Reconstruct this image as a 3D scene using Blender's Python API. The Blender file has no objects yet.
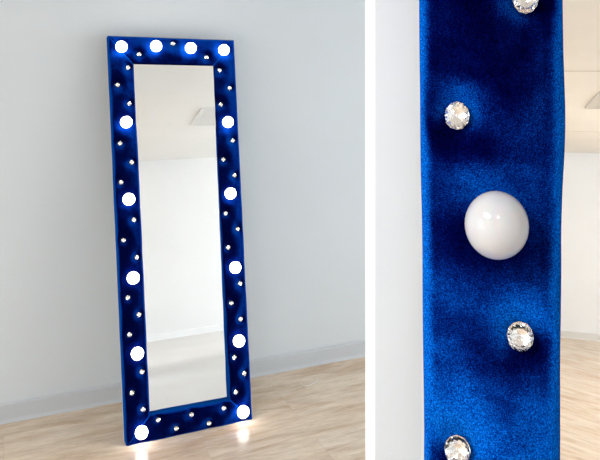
import bpy, bmesh, math, random
from mathutils import Vector, Matrix, noise
random.seed(4)
S = bpy.context.scene
COL = S.collection
PI = math.pi

# ------------------------------------------------------------------ frame
F, CX, CY, CAM_H = 700.0, 300.0, 60.34, 1.681       # lens in pixels, principal point, eye height
U = Vector((0.92087, 0.38987, 0)); N = Vector((-0.38987, 0.92087, 0))   # along / into the left wall
CEIL = 2.42
BETA = math.atan(191 / 700)
N2 = Vector((math.sin(BETA), math.cos(BETA), 0)); U2 = Vector((math.cos(BETA), -math.sin(BETA), 0))
def un(u, n, z=0.0): return U * u + N * n + Vector((0, 0, z))

# ------------------------------------------------------------------ materials
def nt(name):
    m = bpy.data.materials.new(name); m.use_nodes = True
    t = m.node_tree; return m, t, t.nodes['Principled BSDF']
def setp(b, **k):
    for a, v in k.items(): b.inputs[a.replace('_', ' ')].default_value = v
def node(t, typ, **k):
    n = t.nodes.new(typ)
    for a, v in k.items(): setattr(n, a, v)
    return n
def ramp(t, fac, stops):
    r = node(t, 'ShaderNodeValToRGB'); e = r.color_ramp.elements
    while len(e) < len(stops): e.new(0.5)
    for i, (p, c) in enumerate(stops): e[i].position = p; e[i].color = (*c, 1)
    t.links.new(fac, r.inputs[0]); return r.outputs[0]
def mixc(t, fac, a, b, mode='MIX'):
    n = node(t, 'ShaderNodeMix', data_type='RGBA', blend_type=mode)
    for s, i in ((fac, 0), (a, 6), (b, 7)):
        if isinstance(s, bpy.types.NodeSocket): t.links.new(s, n.inputs[i])
        else: n.inputs[i].default_value = s if i == 0 else (*s, 1)
    return n.outputs[2]
def paint(name, c, rough=0.75, bump=0.02, var=0.02, scale=260):
    m, t, b = nt(name)
    tc = node(t, 'ShaderNodeTexCoord')
    n1 = node(t, 'ShaderNodeTexNoise'); n1.inputs['Scale'].default_value = 1.3; n1.inputs['Detail'].default_value = 4
    t.links.new(tc.outputs['Object'], n1.inputs['Vector'])
    c0 = tuple(x * (1 - var) for x in c); c1 = tuple(min(1, x * (1 + var)) for x in c)
    t.links.new(ramp(t, n1.outputs['Fac'], [(0.3, c0), (0.7, c1)]), b.inputs['Base Color'])
    n2 = node(t, 'ShaderNodeTexNoise'); n2.inputs['Scale'].default_value = scale; n2.inputs['Detail'].default_value = 2
    t.links.new(tc.outputs['Object'], n2.inputs['Vector'])
    bp = node(t, 'ShaderNodeBump'); bp.inputs['Strength'].default_value = bump; bp.inputs['Distance'].default_value = 0.002
    t.links.new(n2.outputs['Fac'], bp.inputs['Height']); t.links.new(bp.outputs[0], b.inputs['Normal'])
    setp(b, Roughness=rough, Specular_IOR_Level=0.25)
    return m
M = {}
M['wall'] = paint('grey_white_wall_paint', (0.685, 0.74, 0.785))
M['wall_white'] = paint('white_wall_paint', (0.90, 0.90, 0.895))
M['wall_far'] = paint('cool_white_wall_paint', (0.86, 0.90, 0.955))
M['panel'] = paint('pale_panel_paint', (0.70, 0.725, 0.745))
M['trim_white'] = paint('white_gloss_trim', (0.95, 0.95, 0.95), rough=0.5, bump=0, var=0.0)
M['ceiling'] = paint('warm_ceiling_paint', (0.92, 0.905, 0.87), bump=0.01)
M['base'] = paint('grey_vinyl_baseboard', (0.585, 0.622, 0.66), rough=0.55, bump=0.0)
M['base_pale'] = paint('pale_grey_baseboard', (0.74, 0.75, 0.75), rough=0.55, bump=0.0)
M['joint'] = paint('ceiling_joint_strip', (0.58, 0.53, 0.47), bump=0)
M['vent_pale'] = paint('pale_vent_enamel', (0.80, 0.785, 0.76), rough=0.5, bump=0)
M['mat'] = paint('pale_floor_mat', (0.81, 0.795, 0.775), rough=0.8, bump=0.05)  # imitates the overexposed wood floor reflected in the tall mirror
M['vent'] = paint('grey_vent_enamel', (0.66, 0.645, 0.61), rough=0.5, bump=0)

def wood():
    m, t, b = nt('pale_laminate_planks')
    tc = node(t, 'ShaderNodeTexCoord'); mp = node(t, 'ShaderNodeMapping')
    mp.inputs['Rotation'].default_value = (0, 0, -math.atan2(U.y, U.x))
    t.links.new(tc.outputs['Object'], mp.inputs['Vector'])
    br = node(t, 'ShaderNodeTexBrick'); br.offset = 0.37; br.offset_frequency = 3; br.squash = 1
    setp(br, Scale=1.0); br.inputs['Brick Width'].default_value = 1.28; br.inputs['Row Height'].default_value = 0.19
    br.inputs['Mortar Size'].default_value = 0.0008; br.inputs['Mortar Smooth'].default_value = 0.3; br.inputs['Bias'].default_value = 0
    br.inputs['Color1'].default_value = (0.0, 0, 0, 1); br.inputs['Color2'].default_value = (1, 1, 1, 1); br.inputs['Mortar'].default_value = (0.4, 0.4, 0.4, 1)
    t.links.new(mp.outputs[0], br.inputs['Vector'])
    tone = ramp(t, br.outputs['Color'], [(0.0, (0.75, 0.615, 0.475)), (0.45, (0.77, 0.65, 0.515)), (1.0, (0.79, 0.685, 0.555))])
    # grain, shifted from plank to plank
    ml = node(t, 'ShaderNodeVectorMath', operation='MULTIPLY'); ml.inputs[1].default_value = (2.6, 17, 1)
    t.links.new(mp.outputs[0], ml.inputs[0])
    ad = node(t, 'ShaderNodeVectorMath', operation='ADD'); t.links.new(ml.outputs[0], ad.inputs[0])
    sc = node(t, 'ShaderNodeVectorMath', operation='SCALE'); sc.inputs['Scale'].default_value = 17
    t.links.new(br.outputs['Color'], sc.inputs[0]); t.links.new(sc.outputs[0], ad.inputs[1])
    g = node(t, 'ShaderNodeTexNoise'); g.inputs['Scale'].default_value = 1.0; g.inputs['Detail'].default_value = 7; g.inputs['Roughness'].default_value = 0.62; g.inputs['Distortion'].default_value = 0.7
    t.links.new(ad.outputs[0], g.inputs['Vector'])
    grain = ramp(t, g.outputs['Fac'], [(0.28, (0.80, 0.72, 0.65)), (0.5, (0.98, 0.955, 0.935)), (0.72, (1.08, 1.09, 1.09))])
    col = mixc(t, 1.0, tone, grain, 'MULTIPLY')
    # finer pores and broad cloudy streaks
    m2 = node(t, 'ShaderNodeVectorMath', operation='MULTIPLY'); m2.inputs[1].default_value = (14, 90, 1); t.links.new(mp.outputs[0], m2.inputs[0])
    g2 = node(t, 'ShaderNodeTexNoise'); g2.inputs['Scale'].default_value = 1.0; g2.inputs['Detail'].default_value = 5; g2.inputs['Roughness'].default_value = 0.75
    t.links.new(m2.outputs[0], g2.inputs['Vector'])
    col = mixc(t, 1.0, col, ramp(t, g2.outputs['Fac'], [(0.3, (0.84, 0.81, 0.78)), (0.52, (1.0, 1.0, 1.0)), (0.7, (1.06, 1.06, 1.06))]), 'MULTIPLY')
    m3 = node(t, 'ShaderNodeVectorMath', operation='MULTIPLY'); m3.inputs[1].default_value = (2.0, 7.5, 1); t.links.new(mp.outputs[0], m3.inputs[0])
    g3 = node(t, 'ShaderNodeTexNoise'); g3.inputs['Scale'].default_value = 1.0; g3.inputs['Detail'].default_value = 3; g3.inputs['Distortion'].default_value = 1.2
    t.links.new(m3.outputs[0], g3.inputs['Vector'])
    col = mixc(t, 1.0, col, ramp(t, g3.outputs['Fac'], [(0.36, (0.90, 0.82, 0.74)), (0.5, (0.99, 0.97, 0.95)), (0.64, (1.05, 1.06, 1.07))]), 'MULTIPLY')
    col = mixc(t, mixfac(t, br.outputs['Fac'], 0.25), col, (0.25, 0.18, 0.12))
    t.links.new(col, b.inputs['Base Color'])
    rr = node(t, 'ShaderNodeMapRange'); rr.inputs['To Min'].default_value = 0.17; rr.inputs['To Max'].default_value = 0.27
    t.links.new(g.outputs['Fac'], rr.inputs['Value']); t.links.new(rr.outputs[0], b.inputs['Roughness'])
    bp = node(t, 'ShaderNodeBump'); bp.inputs['Strength'].default_value = 0.08; bp.inputs['Distance'].default_value = 0.001
    t.links.new(g.outputs['Fac'], bp.inputs['Height']); t.links.new(bp.outputs[0], b.inputs['Normal'])
    setp(b, Specular_IOR_Level=0.45)
    return m
def mixfac(t, s, k):
    n = node(t, 'ShaderNodeMath', operation='MULTIPLY'); t.links.new(s, n.inputs[0]); n.inputs[1].default_value = k
    return n.outputs[0]
M['floor'] = wood()

def velvet(name, big, fine, cols, lean=0.34, sheen=0.5, nap=0.03, speck=1.0):
    """pile cloth: its tone follows how far the pile leans away from the eye"""
    m, t, b = nt(name)
    tc = node(t, 'ShaderNodeTexCoord'); geo = node(t, 'ShaderNodeNewGeometry')
    def noise_(scale, det, rough, dist=0.0):
        n = node(t, 'ShaderNodeTexNoise'); n.inputs['Scale'].default_value = scale; n.inputs['Detail'].default_value = det
        n.inputs['Roughness'].default_value = rough; n.inputs['Distortion'].default_value = dist
        t.links.new(tc.outputs['Object'], n.inputs['Vector']); return n
    n1 = noise_(fine, 3, 0.75); n2 = noise_(big, 1.5, 0.5, 0.2); n3 = noise_(fine * 0.22, 3, 0.7); n4 = noise_(fine * 0.85, 3, 0.85)
    b1 = node(t, 'ShaderNodeBump'); b1.inputs['Strength'].default_value = 1.0; b1.inputs['Distance'].default_value = nap
    t.links.new(n2.outputs['Fac'], b1.inputs['Height'])
    b2 = node(t, 'ShaderNodeBump'); b2.inputs['Strength'].default_value = 0.35; b2.inputs['Distance'].default_value = 0.0008
    t.links.new(n1.outputs['Fac'], b2.inputs['Height']); t.links.new(b1.outputs[0], b2.inputs['Normal'])
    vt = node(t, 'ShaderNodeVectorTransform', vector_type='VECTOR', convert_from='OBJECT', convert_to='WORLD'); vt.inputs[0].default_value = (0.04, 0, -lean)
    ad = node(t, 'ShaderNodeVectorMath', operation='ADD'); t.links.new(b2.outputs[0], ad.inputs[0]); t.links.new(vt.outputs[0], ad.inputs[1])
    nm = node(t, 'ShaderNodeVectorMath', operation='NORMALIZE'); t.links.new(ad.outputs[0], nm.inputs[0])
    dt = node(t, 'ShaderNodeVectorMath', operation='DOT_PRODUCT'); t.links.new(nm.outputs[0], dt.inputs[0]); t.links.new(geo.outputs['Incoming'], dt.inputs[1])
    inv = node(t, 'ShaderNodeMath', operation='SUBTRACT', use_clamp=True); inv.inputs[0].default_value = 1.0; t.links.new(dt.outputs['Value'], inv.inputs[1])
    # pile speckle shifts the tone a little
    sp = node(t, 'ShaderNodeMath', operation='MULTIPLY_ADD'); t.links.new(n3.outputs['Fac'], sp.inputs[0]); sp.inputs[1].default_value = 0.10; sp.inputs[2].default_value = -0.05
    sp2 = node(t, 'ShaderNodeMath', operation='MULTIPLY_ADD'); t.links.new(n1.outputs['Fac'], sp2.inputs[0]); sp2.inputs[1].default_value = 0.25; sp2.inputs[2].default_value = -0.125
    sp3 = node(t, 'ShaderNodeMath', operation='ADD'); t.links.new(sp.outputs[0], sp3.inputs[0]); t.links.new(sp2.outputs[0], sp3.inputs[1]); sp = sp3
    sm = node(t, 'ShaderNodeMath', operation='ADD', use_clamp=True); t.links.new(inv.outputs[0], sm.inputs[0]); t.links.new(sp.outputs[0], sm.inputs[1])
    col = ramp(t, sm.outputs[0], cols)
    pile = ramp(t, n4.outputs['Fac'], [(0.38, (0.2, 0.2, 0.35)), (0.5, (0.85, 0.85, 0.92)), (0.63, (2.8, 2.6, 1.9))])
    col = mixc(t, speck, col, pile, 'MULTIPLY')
    t.links.new(col, b.inputs['Base Color'])
    t.links.new(b2.outputs[0], b.inputs['Normal'])
    setp(b, Roughness=0.9, Specular_IOR_Level=0.0, Sheen_Weight=sheen, Sheen_Roughness=0.4); b.inputs['Sheen Tint'].default_value = (0.01, 0.16, 0.8, 1)
    return m
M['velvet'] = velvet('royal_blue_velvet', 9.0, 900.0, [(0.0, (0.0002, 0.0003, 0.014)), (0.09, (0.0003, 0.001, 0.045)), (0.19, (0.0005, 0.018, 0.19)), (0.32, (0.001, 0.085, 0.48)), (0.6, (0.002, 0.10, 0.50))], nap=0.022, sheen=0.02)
M['velvet_navy'] = velvet('deep_blue_velvet', 9.0, 700.0, [(0.0, (0.0003, 0.0012, 0.026)), (0.08, (0.0005, 0.003, 0.055)), (0.18, (0.001, 0.022, 0.22)), (0.45, (0.001, 0.06, 0.38)), (0.75, (0.003, 0.08, 0.40))], lean=-0.24, sheen=0.015, speck=0.5, nap=0.012)  # same cloth as velvet; dimmer exposure and bulb glow put into its tones

m, t, b = nt('silvered_mirror_glass'); setp(b, Base_Color=(0.97, 0.975, 0.97, 1), Metallic=1.0, Roughness=0.0); M['mirror'] = m
m, t, b = nt('mirror_edge_glass'); setp(b, Base_Color=(0.75, 0.85, 0.83, 1), Roughness=0.1); M['mirror_edge'] = m
m, t, b = nt('clear_cut_crystal'); setp(b, Base_Color=(1, 1, 1, 1), Roughness=0.0, IOR=1.56, Transmission_Weight=1.0); M['crystal'] = m
m, t, b = nt('silver_foil'); setp(b, Base_Color=(0.93, 0.93, 0.94, 1), Metallic=1.0, Roughness=0.08); M['foil'] = m
m, t, b = nt('lit_opal_bulb'); setp(b, Base_Color=(0.9, 0.9, 0.9, 1), Roughness=0.2)
b.inputs['Emission Color'].default_value = (1.0, 0.95, 0.90, 1); b.inputs['Emission Strength'].default_value = 12.0; M['bulb_lit'] = m
m, t, b = nt('unlit_opal_bulb'); setp(b, Base_Color=(0.585, 0.59, 0.605, 1), Roughness=0.03, Specular_IOR_Level=0.5, Subsurface_Weight=0.35, Subsurface_Scale=0.02)
M['bulb'] = m
m, t, b = nt('white_plastic_socket'); setp(b, Base_Color=(0.55, 0.55, 0.58, 1), Roughness=0.45); M['socket'] = m
M['board'] = paint('cream_backing_board', (0.80, 0.76, 0.68), rough=0.6, bump=0)
m, t, b = nt('white_thread'); setp(b, Base_Color=(0.85, 0.83, 0.80, 1), Roughness=0.6); M['thread'] = m
def emit(name, c, s):
    m, t, b = nt(name); setp(b, Base_Color=(0.9, 0.9, 0.9, 1), Roughness=0.5)
    b.inputs['Emission Color'].default_value = (*c, 1); b.inputs['Emission Strength'].default_value = s; return m
M['lamp_cool'] = emit('ceiling_lamp_diffuser', (0.90, 0.95, 1.0), 19.0)  # unseen fill lights added for overall brightness
M['lamp_key'] = emit('bright_ceiling_lamp_diffuser', (0.90, 0.95, 1.0), 30.0)
M['pane_warm'] = emit('curtained_daylight_pane', (1.0, 0.985, 0.95), 4.7)  # made-up glow that fills the far end with light
M['pane_bright'] = emit('bright_daylight_pane', (0.86, 0.93, 1.0), 9.0)  # stronger made-up glow, fills the opposite side
M['pane'] = emit('frosted_daylight_pane', (0.86, 0.93, 1.0), 6.0)  # made-up glow, general fill light
M['lamp_warm'] = emit('warm_ceiling_lamp_diffuser', (1.0, 0.93, 0.80), 10.5)  # unseen warm fill added for the far end
M['lampframe'] = paint('white_lamp_frame', (0.85, 0.85, 0.85), bump=0)

# ------------------------------------------------------------------ helpers
def link(name, me, mat, parent=None, smooth=False):
    o = bpy.data.objects.new(name, me); COL.objects.link(o)
    if mat and not me.materials: me.materials.append(mat)
    if parent: o.parent = parent
    if smooth:
        for p in me.polygons: p.use_smooth = True
    return o
def mesh(name, vs, fs):
    me = bpy.data.meshes.new(name); me.from_pydata([tuple(v) for v in vs], [], fs); me.update(); return me
def fin(bm, name):
    bmesh.ops.recalc_face_normals(bm, faces=bm.faces); me = bpy.data.meshes.new(name); bm.to_mesh(me); bm.free(); return me
def add_box(bm, lo, hi, bevel=0):
    r = bmesh.ops.create_cube(bm, size=1)
    c = [(a + b) / 2 for a, b in zip(lo, hi)]; s = [b - a for a, b in zip(lo, hi)]
    for v in r['verts']: v.co = Vector((c[0] + v.co.x * s[0], c[1] + v.co.y * s[1], c[2] + v.co.z * s[2]))
    if bevel:
        es = {e for v in r['verts'] for e in v.link_edges}
        bmesh.ops.bevel(bm, geom=list(es), offset=bevel, segments=2, affect='EDGES', profile=0.5)
def tag(o, label=None, cat=None, group=None, kind=None):
    if label: o['label'] = label
    if cat: o['category'] = cat
    if group: o['group'] = group
    if kind: o['kind'] = kind
    return o
def prism(foot, z0, z1):
    n = len(foot); vs = [(p[0], p[1], z0) for p in foot] + [(p[0], p[1], z1) for p in foot]
    fs = [tuple(range(n))[::-1], tuple(range(n, 2 * n))] + [(i, (i + 1) % n, n + (i + 1) % n, n + i) for i in range(n)]
    return vs, fs
def slab(name, a, b, back, z0, z1, mat, label, cat='wall', thick=0.1, kind='structure'):
    """upright slab from a to b; `back` is the horizontal direction its thickness goes (away from the room)"""
    a, b, back = Vector(a[:2]), Vector(b[:2]), Vector(back[:2]).normalized() * thick
    vs, fs = prism([a, b, b + back, a + back], z0, z1)
    o = link(name, mesh(name, vs, fs), mat); return tag(o, label, cat, kind=kind)

# ------------------------------------------------------------------ room shell
NA = 3.530                       # left wall stands this far along N
ND = -3.39                       # opposite wall
C_D = -8.95                      # far wall, square to the second mirror
A0, A1 = un(-4, NA), un(7, NA)
D0, D1 = un(0.3, ND), un(7, ND)
C0 = N2 * C_D + U2 * -3.8; C1 = N2 * C_D + U2 * 4.2
room = [A0, A1, D1, D0, C1, C0]
big = [p for p in room]
cen = Vector((0, -2, 0))
outer = [cen + (p - cen) * 1.06 for p in big]
vs, fs = prism(outer, -0.1, 0.0)
tag(link('floor', mesh('floor', vs, fs), M['floor']), 'pale beige wood laminate floor with streaky planks', 'floor', kind='structure')
vs, fs = prism(outer, CEIL, CEIL + 0.1)
tag(link('ceiling', mesh('ceiling', vs, fs), M['ceiling']), 'warm cream ceiling seen in the close-up mirror glass', 'ceiling', kind='structure')
slab('wall_left', A0 - U * .1, A1 + U * .1, N, 0, CEIL, M['wall'], 'plain grey-white wall the tall blue mirror leans against')
slab('wall_right', D0, D1 + U * .1, -N, 0, CEIL, M['wall_white'], 'white wall opposite, reflected in the tall leaning mirror')
slab('wall_back', C0 - U2 * .1, C1 + U2 * .1, -N2, 0, CEIL, M['wall_far'], 'far white wall reflected in the close-up mirror glass')
slab('wall_side', A1, D1, U, 0, CEIL, M['wall_white'], 'white end wall beyond the right side of the room')
e = (C0 - A0).normalized(); slab('wall_end', A0, C0, Vector((e.y, -e.x, 0)) if Vector((e.y, -e.x, 0)).dot(-U) > 0 else Vector((-e.y, e.x, 0)), 0, CEIL, M['wall_white'], 'white end wall beyond the left side of the room')
e = (C1 - D0).normalized(); slab('wall_return', D0 - e * 0.1, C1, Vector((-e.y, e.x, 0)) if Vector((-e.y, e.x, 0)).dot(U) > 0 else Vector((e.y, -e.x, 0)), 0, CEIL, M['wall_white'], 'white return wall where the room steps back')

def baseboard(name, a, b, inward, label, mat='base', h=0.087, t=0.009):
    """coved vinyl skirting run from a to b"""
    a, b, i = Vector(a), Vector(b), Vector(inward).normalized()
    prof = [(0.0, 0), (0.016, 0), (0.0155, 0.003), (0.0115, 0.008), (t, 0.016), (t, h - 0.006), (t * 0.75, h - 0.002), (t * 0.3, h), (0, h)]
    vs = [p + i * d + Vector((0, 0, z)) for p in (a, b) for d, z in prof]
    n = len(prof); fs = [(k, (k + 1) % n, n + (k + 1) % n, n + k) for k in range(n)] + [tuple(range(n))[::-1], tuple(range(n, 2 * n))]
    bm = bmesh.new(); bm.from_mesh(mesh('tmp', vs, fs)); me = fin(bm, name)
    return tag(link(name, me, M[mat]), label, 'baseboard', kind='structure')
baseboard('baseboard_left', A0 - N * .001, A1 - N * .001, -N, 'low grey vinyl baseboard along the wall behind the tall mirror')
baseboard('baseboard_right', D0 + N * .001, D1 + N * .001, N, 'low white baseboard along the opposite wall', 'trim_white')
baseboard('baseboard_back', C0 + N2 * .001, C1 + N2 * .001, N2, 'low pale grey baseboard along the far wall in the close-up mirror', 'base_pale')

# ceiling joints, parallel to the far wall
def ceiling_joint(name, d, label):
    a, b = N2 * d + U2 * -3.2, N2 * d + U2 * 1.6
    w = N2 * 0.006
    vs, fs = prism([a - w, b - w, b + w, a + w], CEIL - 0.0015, CEIL + 0.001)
    return tag(link(name, mesh(name, vs, fs), M['joint']), label, 'ceiling joint', kind='structure')

# ------------------------------------------------------------------ near partition the close-up mirror leans on
T = 0.06
TH1 = math.radians(10.5); TH2 = math.radians(5.95); LEN2 = 2.0
DEP = 0.588
P0 = Vector((191 / 700, 1, (CY - 230) / 700)) * DEP + Vector((0, 0, CAM_H))     # point on the velvet face
up2 = Vector((0, 0, 1)) * math.cos(TH2) + N2 * math.sin(TH2); nf2 = Vector((0, 0, 1)) * math.sin(TH2) - N2 * math.cos(TH2)
back = P0 - nf2 * T; base2 = back - up2 * (back.z / up2.z)
# ------------------------------------------------------------------ mirrors
def ground_matrix(base, rz, lean):
    return Matrix.Translation(base) @ Matrix.Rotation(rz, 4, 'Z') @ Matrix.Rotation(-lean, 4, 'X')
def on_face(mat, px, py, y):
    """where the sight line of a picture point meets the mirror's plane local y = const"""
    inv = mat.inverted(); o = inv @ Vector((0, 0, CAM_H)); d = inv.to_3x3() @ Vector(((px - CX) / F, 1, (CY - py) / F))
    k = (y - o.y) / d.y; q = o + d * k; return q.x, q.z

def section(width, depth_in, r=0.016, nf=24):
    """outline across a padded rail: (s metres from the outer edge, y)"""
    pts = [(0, 0), (0, -0.25 * T), (0, -0.5 * T), (0, -(T - r) * 0.9)]
    for k in range(0, 7):
        a = PI / 2 * k / 6; pts.append((r - r * math.cos(a), -(T - r) - r * math.sin(a)))
    for k in range(1, nf):
        x = k / nf; pts.append((r + (width - 2 * r) * x, -(T + 0.007 * math.sin(PI * x))))
    for k in range(0, 7):
        a = PI / 2 * k / 6; pts.append((width - r + r * math.sin(a), -(T - r) - r * math.cos(a)))
    pts += [(width, -(T + depth_in) / 2 - 0.002), (width, -depth_in)]
    return pts
def rail_mesh(name, q0, q1, i1, i0, width, step, buttons, bulbs, depth_in, warp=None, nf=24, seed=0.0, wr=0.0012, tip=0.0):
    """padded velvet rail between outer corners q0,q1 and inner corners i0,i1 (mitred), pulled in round every button"""
    sec = section(width, depth_in, nf=nf); L = (Vector(q1) - Vector(q0)).length; nt_ = max(8, int(L / step))
    vs = []
    for k in range(nt_ + 1):
        t = k / nt_
        ox, oz = q0[0] + (q1[0] - q0[0]) * t, q0[1] + (q1[1] - q0[1]) * t
        ix, iz = i0[0] + (i1[0] - i0[0]) * t, i0[1] + (i1[1] - i0[1]) * t
        dl = min(t, 1 - t) * L                        # distance to a mitre seam
        for s, y in sec:
            f = s / width; x, z = ox + (ix - ox) * f, oz + (iz - oz) * f
            if warp: x += warp(f, z)
            front = min(1, max(0, (-y - T * 0.55) / (T * 0.4)))
            if front > 0:
                h = 0.0
                for bx, bz in buttons:
                    d2 = (x - bx) ** 2 + (z - bz) ** 2
                    if d2 < 0.006: h += 0.008 * math.exp(-d2 / (2 * 0.0125 ** 2)) + 0.007 * math.exp(-d2 / (2 * 0.022 ** 2))
                for bx, bz in bulbs:
                    d2 = (x - bx) ** 2 + (z - bz) ** 2
                    if d2 < 0.015: h += 0.016 * math.exp(-d2 / (2 * 0.032 ** 2))
                h += 0.0018 * math.exp(-dl / 0.004)
                h += wr * noise.fractal(Vector((x * 22 + seed, z * 22, seed)), 1.0, 2.0, 3)
                y += h * front
            # soft hand-stretched edges
            x += 0.0012 * noise.noise(Vector((z * 9 + seed, 3.1, f * 2)))
            z += 0.0008 * noise.noise(Vector((x * 9 + seed, 7.7, f * 2)))
            vs.append((x, y, max(z, y * math.tan(tip) + 0.0004)))
    m_ = len(sec); fs = [(a * m_ + c, a * m_ + c + 1, (a + 1) * m_ + c + 1, (a + 1) * m_ + c) for a in range(nt_) for c in range(m_ - 1)]
    fs.append(tuple(c for c in range(m_))); fs.append(tuple(nt_ * m_ + c for c in range(m_))[::-1])
    bm = bmesh.new(); bm.from_mesh(mesh('tmp', vs, fs)); me = fin(bm, name)
    return me

def crystal_meshes(r):
    def ring(rad, y, n, off): return [(rad * math.cos(2 * PI * (k + off) / n), y, rad * math.sin(2 * PI * (k + off) / n)) for k in range(n)]
    n = 12
    # cut stone: girdle, kite ring, point in front; shallow back
    vs = ring(r, 0.0, n, 0) + ring(r, -0.18 * r, n, 0) + ring(r * 0.66, -0.52 * r, n, 0.5) + [(0, -0.74 * r, 0)] + [(0, 0.34 * r, 0)]
    fs = []
    for k in range(n):
        j = (k + 1) % n
        fs += [(k, j, n + j, n + k), (n + k, n + j, 2 * n + k), (n + j, 2 * n + j, 2 * n + k), (2 * n + k, 2 * n + j, 3 * n), (j, k, 3 * n + 1)]
    bm = bmesh.new(); bm.from_mesh(mesh('t', vs, fs)); gem = fin(bm, 'crystal')
    vs = ring(r * 1.06, -0.05 * r, n, 0) + ring(r * 1.06, 0.1 * r, n, 0) + [(0, 0.5 * r, 0)] + ring(r * 0.985, 0.03 * r, n, 0) + [(0, 0.37 * r, 0)]
    fs = []
    for k in range(n):
        j = (k + 1) % n
        fs += [(k, j, n + j, n + k), (n + k, n + j, 2 * n), (k, 2 * n + 1 + k, 2 * n + 1 + j, j), (2 * n + 1 + k, 3 * n + 1, 2 * n + 1 + j)]
    bm = bmesh.new(); bm.from_mesh(mesh('t', vs, fs)); foil = fin(bm, 'foil_cup')
    gem.materials.append(M['crystal']); foil.materials.append(M['foil'])
    return gem, foil
def lathe_y(name, prof, n=40):
    """profile of (radius, y) turned about the local y axis"""
    vs, fs, rows = [], [], []
    for r, y in prof:
        if r < 1e-6: rows.append([len(vs)]); vs.append((0, y, 0))
        else:
            rows.append(list(range(len(vs), len(vs) + n))); vs += [(r * math.cos(2 * PI * k / n), y, r * math.sin(2 * PI * k / n)) for k in range(n)]
    for a, b_ in zip(rows, rows[1:]):
        for k in range(n):
            j = (k + 1) % n
            if len(a) == 1: fs.append((a[0], b_[k], b_[j]))
            elif len(b_) == 1: fs.append((a[k], a[j], b_[0]))
            else: fs.append((a[k], a[j], b_[j], b_[k]))
    bm = bmesh.new(); bm.from_mesh(mesh('t', vs, fs)); me = fin(bm, name)
    for p in me.polygons: p.use_smooth = True
    return me
def bulb_meshes(r, mat):
    # globe with a short neck; centre of the globe at the origin, front towards -y
    prof = [(0, -r)]
    for k in range(1, 17):
        a = PI * 0.80 * k / 16; prof.append((r * math.sin(a), -r * math.cos(a)))
    prof += [(r * 0.50, r * 0.92), (r * 0.47, r * 1.05), (0, r * 1.05)]
    g = lathe_y('bulb', prof); g.materials.append(mat)
    s = lathe_y('socket', [(r * 0.50, r * 0.86), (r * 0.60, r * 0.86), (r * 0.62, r * 0.90), (r * 0.62, r * 1.3), (0, r * 1.3)]); s.materials.append(M['socket'])
    return g, s

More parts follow.
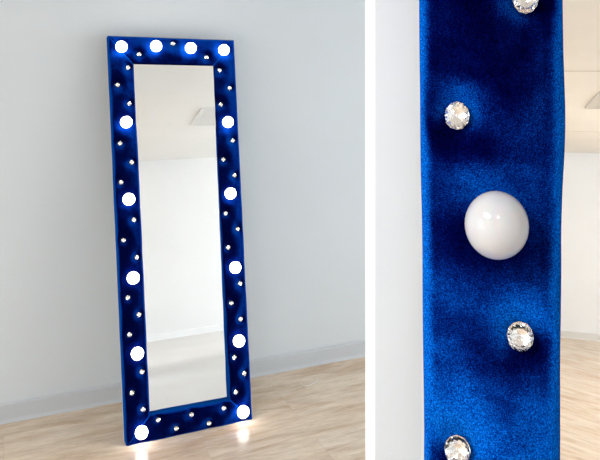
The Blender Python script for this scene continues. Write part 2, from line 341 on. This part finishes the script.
def build_mirror(name, label, mat, outer_c, inner_c, width, buttons, bulbs, bulb_r, cry_r, step, glass_y, lit, warp=None, group=None, fine_left=None, pad=0.004):
    root = bpy.data.objects.new(name, None); COL.objects.link(root); root.matrix_world = mat; root.empty_display_size = 0.1
    tag(root, label, 'mirror', group)
    (tl, tr, br, bl), (itl, itr, ibr, ibl) = outer_c, inner_c
    gy0, gy1 = glass_y                                # glass depth at the bottom / top edge of the opening
    dz = lambda z: gy0 + (gy1 - gy0) * (z - ibl[1]) / (itl[1] - ibl[1])
    for nm, a, b_, ib, ia, sd, st, dp in (('stile', bl, tl, itl, ibl, 1.3, fine_left or step, 0.006), ('stile', tr, br, ibr, itr, 5.1, step, 0.006),
                                   ('rail', tl, tr, itr, itl, 9.4, step, 0.006), ('rail', br, bl, ibl, ibr, 14.2, step, 0.006)):
        me = rail_mesh(nm, a, b_, ib, ia, width, st, buttons, bulbs, dp, warp if nm == 'stile' and sd == 1.3 else None, nf=(40 if st < 0.004 else 24), seed=sd, tip=TH1 if lit else TH2)
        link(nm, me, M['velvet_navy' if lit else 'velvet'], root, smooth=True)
    # silvered glass, slightly tipped in its rebate
    e = 0.004
    c = [(itl[0] - e, itl[1] + e), (itr[0] + e, itr[1] + e), (ibr[0] + e, ibr[1] - e), (ibl[0] - e, ibl[1] - e)]
    vs = [(x, dz(z), z) for x, z in c] + [(x, dz(z) + 0.004, z) for x, z in c]
    fs = [(0, 1, 2, 3), (7, 6, 5, 4)] + [(i, 4 + i, 4 + (i + 1) % 4, (i + 1) % 4) for i in range(4)]
    bm = bmesh.new(); bm.from_mesh(mesh('t', vs, fs)); g = link('mirror_glass', fin(bm, 'mirror_glass'), M['mirror'], root)
    g['label'] = 'clear silvered mirror glass'
    # backing board behind everything
    k = 0.0025
    vs = [(tl[0] - k, 0, tl[1] + k), (tr[0] + k, 0, tr[1] + k), (br[0] + k, 0, max(0.0015, br[1])), (bl[0] - k, 0, max(0.0015, bl[1]))]
    vs = [(x, 0.0, z) for x, _, z in vs] + [(x, 0.006, z) for x, _, z in vs]
    bm = bmesh.new(); bm.from_mesh(mesh('t', vs, fs)); bd = link('backing_board', fin(bm, 'backing_board'), M['board'], root)
    bd['label'] = 'thin cream backing board'
    for sx in (-1, 1):
        xc = (tl[0] + tr[0]) / 2 + sx * (tr[0] - tl[0]) * 0.32; bm = bmesh.new()
        add_box(bm, (xc - 0.03, 0.006, tl[1] - 0.06), (xc + 0.03, 0.006 + pad, tl[1] - 0.012), 0.002)
        p = link('wall_pad', fin(bm, 'wall_pad'), M['socket'], root); p['label'] = 'grey felt wall pad'
    gem, foil = crystal_meshes(cry_r)
    proto = None
    for i, (x, z) in enumerate(buttons):
        if proto is None:
            o = link('crystal', gem, None, root); f = link('foil_cup', foil, None, o); o['label'] = 'faceted clear crystal button'; proto = (o, f)
        else:
            o = proto[0].copy(); COL.objects.link(o); o.parent = root
            f = proto[1].copy(); COL.objects.link(f); f.parent = o
        o.location = (x, -T + 0.0015, z); o.rotation_euler = (0, random.choice((0, PI)), 0)
        if not lit: o.scale = (0.99, 1.0, 1.13)
    bme, sme = bulb_meshes(bulb_r, M['bulb_lit'] if lit else M['bulb'])
    proto = None
    for x, z in bulbs:
        if proto is None:
            o = link('bulb', bme, None, root); s = link('socket', sme, None, o); o['label'] = 'glowing round white bulb' if lit else 'unlit round opal white bulb'; proto = (o, s)
        else:
            o = proto[0].copy(); COL.objects.link(o); o.parent = root
            s = proto[1].copy(); COL.objects.link(s); s.parent = o
        o.location = (x, -T - bulb_r * 0.78, z)
        if not lit: o.scale = (0.965, 1.0, 1.045)
    return root

# --- the tall mirror leaning on the left wall
TH1 = math.radians(10.5); B1 = Vector((-0.51799, 3.20812, 0.0))
MW1 = ground_matrix(B1, math.radians(22.946), TH1)
oc = [on_face(MW1, *p, -T) for p in ((108.2, 35.0), (234.7, 39.7), (253.2, 420.2), (126.6, 448.2))]
ic = [on_face(MW1, *p, -T) for p in ((134.6, 65), (212.5, 66.7), (230.6, 400.4), (150.6, 415.6))]
bulb_px = [(121.5, 46.7), (156.1, 46.1), (190.8, 48), (223.9, 49.9), (126.3, 122.1), (128.9, 199.2), (133.2, 277.9), (137.4, 353.6), (141.6, 432.5),
           (228, 122), (230.5, 193.5), (235.3, 267.5), (239, 340.9), (243.2, 412)]
crys_px = [(139.1, 54.1), (173.2, 43.5), (206.8, 57.1), (128.1, 67.5), (117.7, 84.8), (129.5, 103.5), (219.9, 70.1), (230, 88), (220.9, 104.5),
           (120.1, 143.3), (131.9, 162.3), (121.2, 182.3), (134, 219.9), (123.6, 240.3), (233, 140.5), (223.6, 159.6), (234.8, 175.3), (226, 213.2), (238, 228.9), (228.4, 247.5),
           (136.9, 257.3), (127.9, 297.6), (139.1, 314.7), (129.7, 334.9), (240.4, 283.5), (231.6, 303.2), (240.9, 319.2), (234.5, 357.5),
           (142.1, 372), (132, 393.3), (143.2, 409.9), (158.4, 420.3), (176.5, 428.8), (191.7, 414.9), (209.3, 423.7), (224.3, 408.5), (236, 392.5), (244.5, 373.6)]
BR = 0.0275
bulbs1 = [on_face(MW1, *p, -T - BR * 0.78) for p in bulb_px]
crys1 = [on_face(MW1, *p, -T - 0.004) for p in crys_px]
m1 = build_mirror('floor_mirror', 'tall blue velvet framed floor mirror with glowing bulbs leaning on the grey-white wall', MW1, oc, ic, 0.1187, crys1, bulbs1, BR, 0.0098, 0.0045,
             (-0.021, -0.057), True, pad=0.030)

# --- the mirror seen close up on the right
MW2 = ground_matrix(base2, -BETA, TH2)
ox0, oz0 = on_face(MW2, 417.6, 0, -T); ox1, oz1 = on_face(MW2, 420.0, 230, -T); ox2, oz2 = on_face(MW2, 421.9, 460, -T)
ix0, _ = on_face(MW2, 564.6, 0, -T); ix1, _ = on_face(MW2, 563.3, 230, -T); ix2, _ = on_face(MW2, 561.6, 460, -T)
W2 = ix1 - ox1; X0 = ox1; X1 = X0 + 0.62
ko = (ox0 - ox2) / 2; ki = (ix0 - ix2) / 2; zs = (oz0 - oz2) / 2
oo = (ox0 + ox2) / 2 - ox1; io = (ix0 + ix2) / 2 - ix1
print('right stile width', W2, 'edge drift', ko, ki, oo, io, 'z', oz0, oz1, oz2, base2)
def warp2(f, z):
    k = math.tanh((z - oz1) / zs * 0.9) / math.tanh(0.9); g = 1 - math.exp(-((z - oz1) / zs) ** 2 * 3)
    bulge = 0.0024 * math.exp(-((z - (oz1 + 0.10)) / 0.05) ** 2)
    return (ko * k + oo * g) * (1 - f) + (ki * k + io * g + bulge) * f
oc2 = [(X0, LEN2), (X1, LEN2), (X1, 0), (X0, 0)]
ic2 = [(X0 + W2, LEN2 - W2), (X1 - W2, LEN2 - W2), (X1 - W2, W2), (X0 + W2, W2)]
BR2 = 0.0262
b0 = on_face(MW2, 496.5, 225, -T - BR2 * 0.78)
cr0 = [on_face(MW2, *p, -T - 0.004) for p in ((526, -1.5), (456.6, 115.5), (520.5, 338.3), (457, 453))]
pitch = 3 * (cr0[2][1] - cr0[3][1])        # a bulb follows every third crystal
bulbs2, crys2 = [], []
for k in range(-6, 3):
    z = b0[1] + k * pitch * 1.08
    if 0.05 < z < LEN2 - 0.04:
        for x in (b0[0], X1 - (b0[0] - X0)): bulbs2.append((x, z))
crys2 += cr0
dzc = pitch * 1.08
for k in range(-6, 3):
    for j, (px_, off) in enumerate(((cr0[2][0], -0.29), (cr0[3][0], -0.51), (cr0[2][0], -0.76))):
        z = b0[1] + k * dzc + off * dzc
        if 0.16 < z < LEN2 - 0.16:
            if not oz2 - 0.03 < z < oz0 + 0.03: crys2.append((px_, z))
            crys2.append((X1 - (px_ - X0), z))
for zz in (LEN2 - 0.06, 0.06):
    for k in range(1, 5): (bulbs2 if k in (2, 3) and zz > 1 else crys2).append((X0 + 0.62 * k / 5, zz + 0.015 * (-1) ** k))
m2 = build_mirror('floor_mirror', 'blue velvet framed mirror seen close up with one unlit opal bulb and crystal buttons', MW2, oc2, ic2, W2, crys2, bulbs2, BR2, 0.0102, 0.008,
             (-0.010, -0.010), False, warp=warp2, fine_left=0.0028)

# --- the thin white partition behind it, with a white edge trim
topback = MW2 @ Vector((0, 0.006, LEN2)); dB = topback.dot(N2) + 0.004
def at_px(px, d):            # point on the plane N2.x = d below picture column px
    v = Vector(((px - CX) / F, 1, 0)); return v * (d / v.dot(N2))
E0, E1 = at_px(375.2, dB), at_px(365.3, dB)
far = E0 + U2 * 0.80
slab('wall_near', E0, far, N2, 0, CEIL, M['panel'], 'pale grey partition wall directly behind the close-up mirror', thick=0.03)
slab('trim_1', E1, E0, N2, 0, CEIL, M['trim_white'], 'bright white edge trim on the partition left of the close-up mirror', cat='trim', thick=0.012)

# ------------------------------------------------------------------ ceiling fittings
def reflect_to_ceiling(mat, tilt, y, px, py):
    inv = mat
    c = Vector((0, 0, CAM_H)); d = Vector(((px - CX) / F, 1, (CY - py) / F))
    nn = (mat.to_3x3() @ Vector((0, -math.cos(tilt), math.sin(tilt)))).normalized(); q = mat @ Vector((0, y, 1.0))
    k = (q - c).dot(nn) / d.dot(nn); p = c + d * k; r = d - nn * 2 * d.dot(nn)
    return p + r * ((CEIL - p.z) / r.z)
def ceiling_vent(a, b, e, length, mat, label):
    """flat louvred ceiling grille: short side a-b, long side along e"""
    a, b, e = Vector(a), Vector(b), Vector(e).normalized()
    r = bpy.data.objects.new('ceiling_vent', None); COL.objects.link(r); c = (a + b) / 2 + e * length / 2; r.location = (c.x, c.y, CEIL)
    tag(r, label, 'ceiling vent')
    s_ = b - a; rel = lambda i, j: (a + s_ * i + e * length * j) - c
    def strip(bm, i0, i1, j0, j1, z0, z1):
        q = [rel(i0, j0), rel(i1, j0), rel(i1, j1), rel(i0, j1)]
        v = [bm.verts.new((p.x, p.y, z)) for z in (z0, z1) for p in q]
        for f in ((0, 1, 2, 3), (7, 6, 5, 4), (0, 4, 5, 1), (1, 5, 6, 2), (2, 6, 7, 3), (3, 7, 4, 0)): bm.faces.new([v[k] for k in f])
    w = 0.06; bm = bmesh.new()
    strip(bm, 0, w, 0, 1, -0.014, 0); strip(bm, 1 - w, 1, 0, 1, -0.014, 0); strip(bm, w, 1 - w, 0, w, -0.014, 0); strip(bm, w, 1 - w, 1 - w, 1, -0.014, 0)
    link('vent_frame', fin(bm, 'vent_frame'), mat, r)
    bm = bmesh.new(); n = 12
    for k in range(n):
        i0 = w + (1 - 2 * w) * k / n; strip(bm, i0, i0 + (1 - 2 * w) / n * 0.8, w, 1 - w, -0.009, -0.004)
    strip(bm, w, 1 - w, w, 1 - w, -0.003, 0)
    link('louvre', fin(bm, 'louvre'), mat, r)
ceiling_vent((-0.525, -4.71), (-0.310, -3.93), (0.99, -0.14), 0.9, M['vent'], 'grey ceiling vent seen in the close-up mirror glass')
ceiling_vent((2.2955, -0.313), (1.9416, 0.3796), (0.968, 0.25), 0.9, M['vent_pale'], 'pale ceiling vent reflected near the top of the tall mirror')
ceiling_joint('trim_2', -3.147, 'faint ceiling joint nearest the close-up mirror')
ceiling_joint('trim_3', -6.4, 'faint ceiling joint farther from the close-up mirror')
ceiling_joint('trim_4', -8.935, 'thin grey joint where the far wall meets the ceiling')

def fill_window(name, a, b, inward, t0, t1, z0, z1, label, pm='pane'):
    """frosted window lit by daylight, set on the wall from a to b"""
    a, b, i = Vector(a), Vector(b), Vector(inward).normalized(); d = (b - a).normalized(); L = (b - a).length
    p0 = a + d * L * t0; wd = L * (t1 - t0)
    r = bpy.data.objects.new(name, None); COL.objects.link(r); r.location = (p0.x, p0.y, z0); r.rotation_euler = (0, 0, math.atan2(d.y, d.x)); tag(r, label, 'window', kind='structure')
    sgn = 1 if Vector((-d.y, d.x, 0)).dot(i) > 0 else -1; h = z1 - z0; f = 0.06
    Y = lambda u_, v_: (min(sgn * u_, sgn * v_), max(sgn * u_, sgn * v_))
    bm = bmesh.new(); y0, y1 = Y(0.0, 0.05)
    for lo, hi in (((-f, -f), (wd + f, 0)), ((-f, h), (wd + f, h + f)), ((-f, 0), (0, h)), ((wd, 0), (wd + f, h)), ((wd / 2 - 0.025, 0), (wd / 2 + 0.025, h))):
        add_box(bm, (lo[0], y0, lo[1]), (hi[0], y1, hi[1]))
    link('window_frame', fin(bm, 'window_frame'), M['lampframe'], r)
    y0, y1 = Y(0.005, 0.02)
    for x0, x1 in ((0, wd / 2 - 0.025), (wd / 2 + 0.025, wd)):
        bm = bmesh.new(); add_box(bm, (x0, y0, 0), (x1, y1, h)); link('pane', fin(bm, 'pane'), M[pm], r)
fill_window('window_1', A0, C0, U, 0.15, 0.60, 0.7, 2.2, 'frosted daylight window in the left end wall')  # unseen source added to brighten the ceiling and left side
fill_window('window_2', A1, D1, -U, 0.15, 0.85, 0.7, 2.2, 'frosted daylight window in the right end wall', 'pane_bright')  # unseen source added to brighten the opposite wall and its ceiling
fill_window('window_3', D0, C1, -U, 0.15, 0.75, 0.7, 2.2, 'frosted daylight window in the return wall', 'pane_warm')  # unseen source added to light the far end

def ceiling_lamp(x, y, mat, label, sx=0.6, sy=0.6, rz=0.0):
    r = bpy.data.objects.new('ceiling_light', None); COL.objects.link(r); r.location = (x, y, CEIL); r.rotation_euler = (0, 0, rz); tag(r, label, 'ceiling light', 'recessed ceiling lights')
    bm = bmesh.new(); w = 0.03
    add_box(bm, (-sx/2 - w, -sy/2 - w, -0.02), (sx/2 + w, -sy/2, 0.0)); add_box(bm, (-sx/2 - w, sy/2, -0.02), (sx/2 + w, sy/2 + w, 0.0))
    add_box(bm, (-sx/2 - w, -sy/2, -0.02), (-sx/2, sy/2, 0.0)); add_box(bm, (sx/2, -sy/2, -0.02), (sx/2 + w, sy/2, 0.0))
    link('lamp_frame', fin(bm, 'lamp_frame'), M['lampframe'], r)
    bm = bmesh.new(); add_box(bm, (-sx/2, -sy/2, -0.012), (sx/2, sy/2, -0.001)); link('diffuser', fin(bm, 'diffuser'), mat, r)
    return r
RZ = math.radians(22.946)
ceiling_lamp(-0.95, -0.1, M['lamp_key'], 'square white ceiling light in front of the leaning mirror', rz=RZ)
ceiling_lamp(-2.9, 0.0, M['lamp_cool'], 'square white ceiling light near the left end wall', rz=RZ)  # added out of view as general fill
ceiling_lamp(0.02, -0.62, M['lamp_key'], 'small square ceiling spotlight above the viewpoint', 0.16, 0.30, rz=RZ)
ceiling_lamp(-0.10, -1.15, M['lamp_key'], 'smallest square ceiling spotlight behind the viewpoint, nearer the left', 0.14, 0.14, rz=RZ)
ceiling_lamp(0.36, -1.15, M['lamp_key'], 'smallest square ceiling spotlight behind the viewpoint, nearer the right', 0.14, 0.14, rz=RZ)
ceiling_lamp(4.9, 0.9, M['lamp_cool'], 'square white ceiling light near the opposite wall', rz=RZ)  # added out of view to brighten what the tall mirror reflects
ceiling_lamp(-3.6, -5.2, M['lamp_warm'], 'square warm ceiling light near the far wall', rz=-BETA)  # added out of view to brighten and warm the far end
ceiling_lamp(0.9, -5.6, M['lamp_warm'], 'square warm ceiling light beside the return wall', rz=-BETA)  # second added warm fill for the far end

# ------------------------------------------------------------------ added pale mat imitating the overexposed reflected floor
q = [un(0.4, ND + 0.02), un(5.2, ND + 0.02), un(5.2, ND + 5.95), un(0.4, ND + 5.95)]
vs, fs = prism(q, 0.0005, 0.005)
tag(link('floor_mat', mesh('floor_mat', vs, fs), M['mat']), 'pale grey-white floor mat reflected at the bottom of the tall mirror', 'mat')
# ------------------------------------------------------------------ stray thread on the floor
def floor_px(px, py):
    d = Vector(((px - CX) / F, 1, (CY - py) / F)); k = -CAM_H / d.z; return Vector((d.x * k, d.y * k, 0))
pts = [floor_px(*p) for p in ((300.5, 383), (301.3, 384.6), (302.5, 385.8), (304.6, 386.4), (307, 386.4), (309.6, 385.7), (312, 384.6), (314.3, 383.2), (316, 381.5), (317, 380.2), (317.5, 379))]
vs, fs = [], []; R = 0.0016
for k, p in enumerate(pts):
    d = (pts[min(k + 1, len(pts) - 1)] - pts[max(k - 1, 0)]).normalized(); sd = Vector((-d.y, d.x, 0))
    vs += [p + sd * R * math.cos(q * PI / 3) + Vector((0, 0, R + 0.0002 + R * math.sin(q * PI / 3))) for q in range(6)]
    if k: fs += [(6 * k - 6 + q, 6 * k - 6 + (q + 1) % 6, 6 * k + (q + 1) % 6, 6 * k + q) for q in range(6)]
fs += [tuple(range(6))[::-1], tuple(range(6 * len(pts) - 6, 6 * len(pts)))]
th = link('thread', mesh('thread', vs, fs), M['thread'], smooth=True); tag(th, 'short curled white thread lying on the wood floor', 'thread')

# ------------------------------------------------------------------ camera, world, view
cam = bpy.data.cameras.new('camera'); co = bpy.data.objects.new('camera', cam); COL.objects.link(co)
co.location = (0, 0, CAM_H); co.rotation_euler = (PI / 2, 0, 0)
cam.sensor_fit = 'HORIZONTAL'; cam.sensor_width = 36; cam.lens = F / 600 * 36; cam.shift_y = -(230 - CY) / 600; cam.clip_start = 0.02
S.camera = co
w = bpy.data.worlds.new('world'); S.world = w; w.use_nodes = True
w.node_tree.nodes['Background'].inputs[0].default_value = (0.8, 0.85, 0.9, 1); w.node_tree.nodes['Background'].inputs[1].default_value = 0.3
S.view_settings.view_transform = 'Standard'; S.view_settings.look = 'None'; S.view_settings.gamma = 1; S.view_settings.use_curve_mapping = False
S.view_settings.exposure = -0.3
S.cycles.use_denoising = True
S.cycles.caustics_reflective = False; S.cycles.caustics_refractive = False
S.cycles.max_bounces = 14
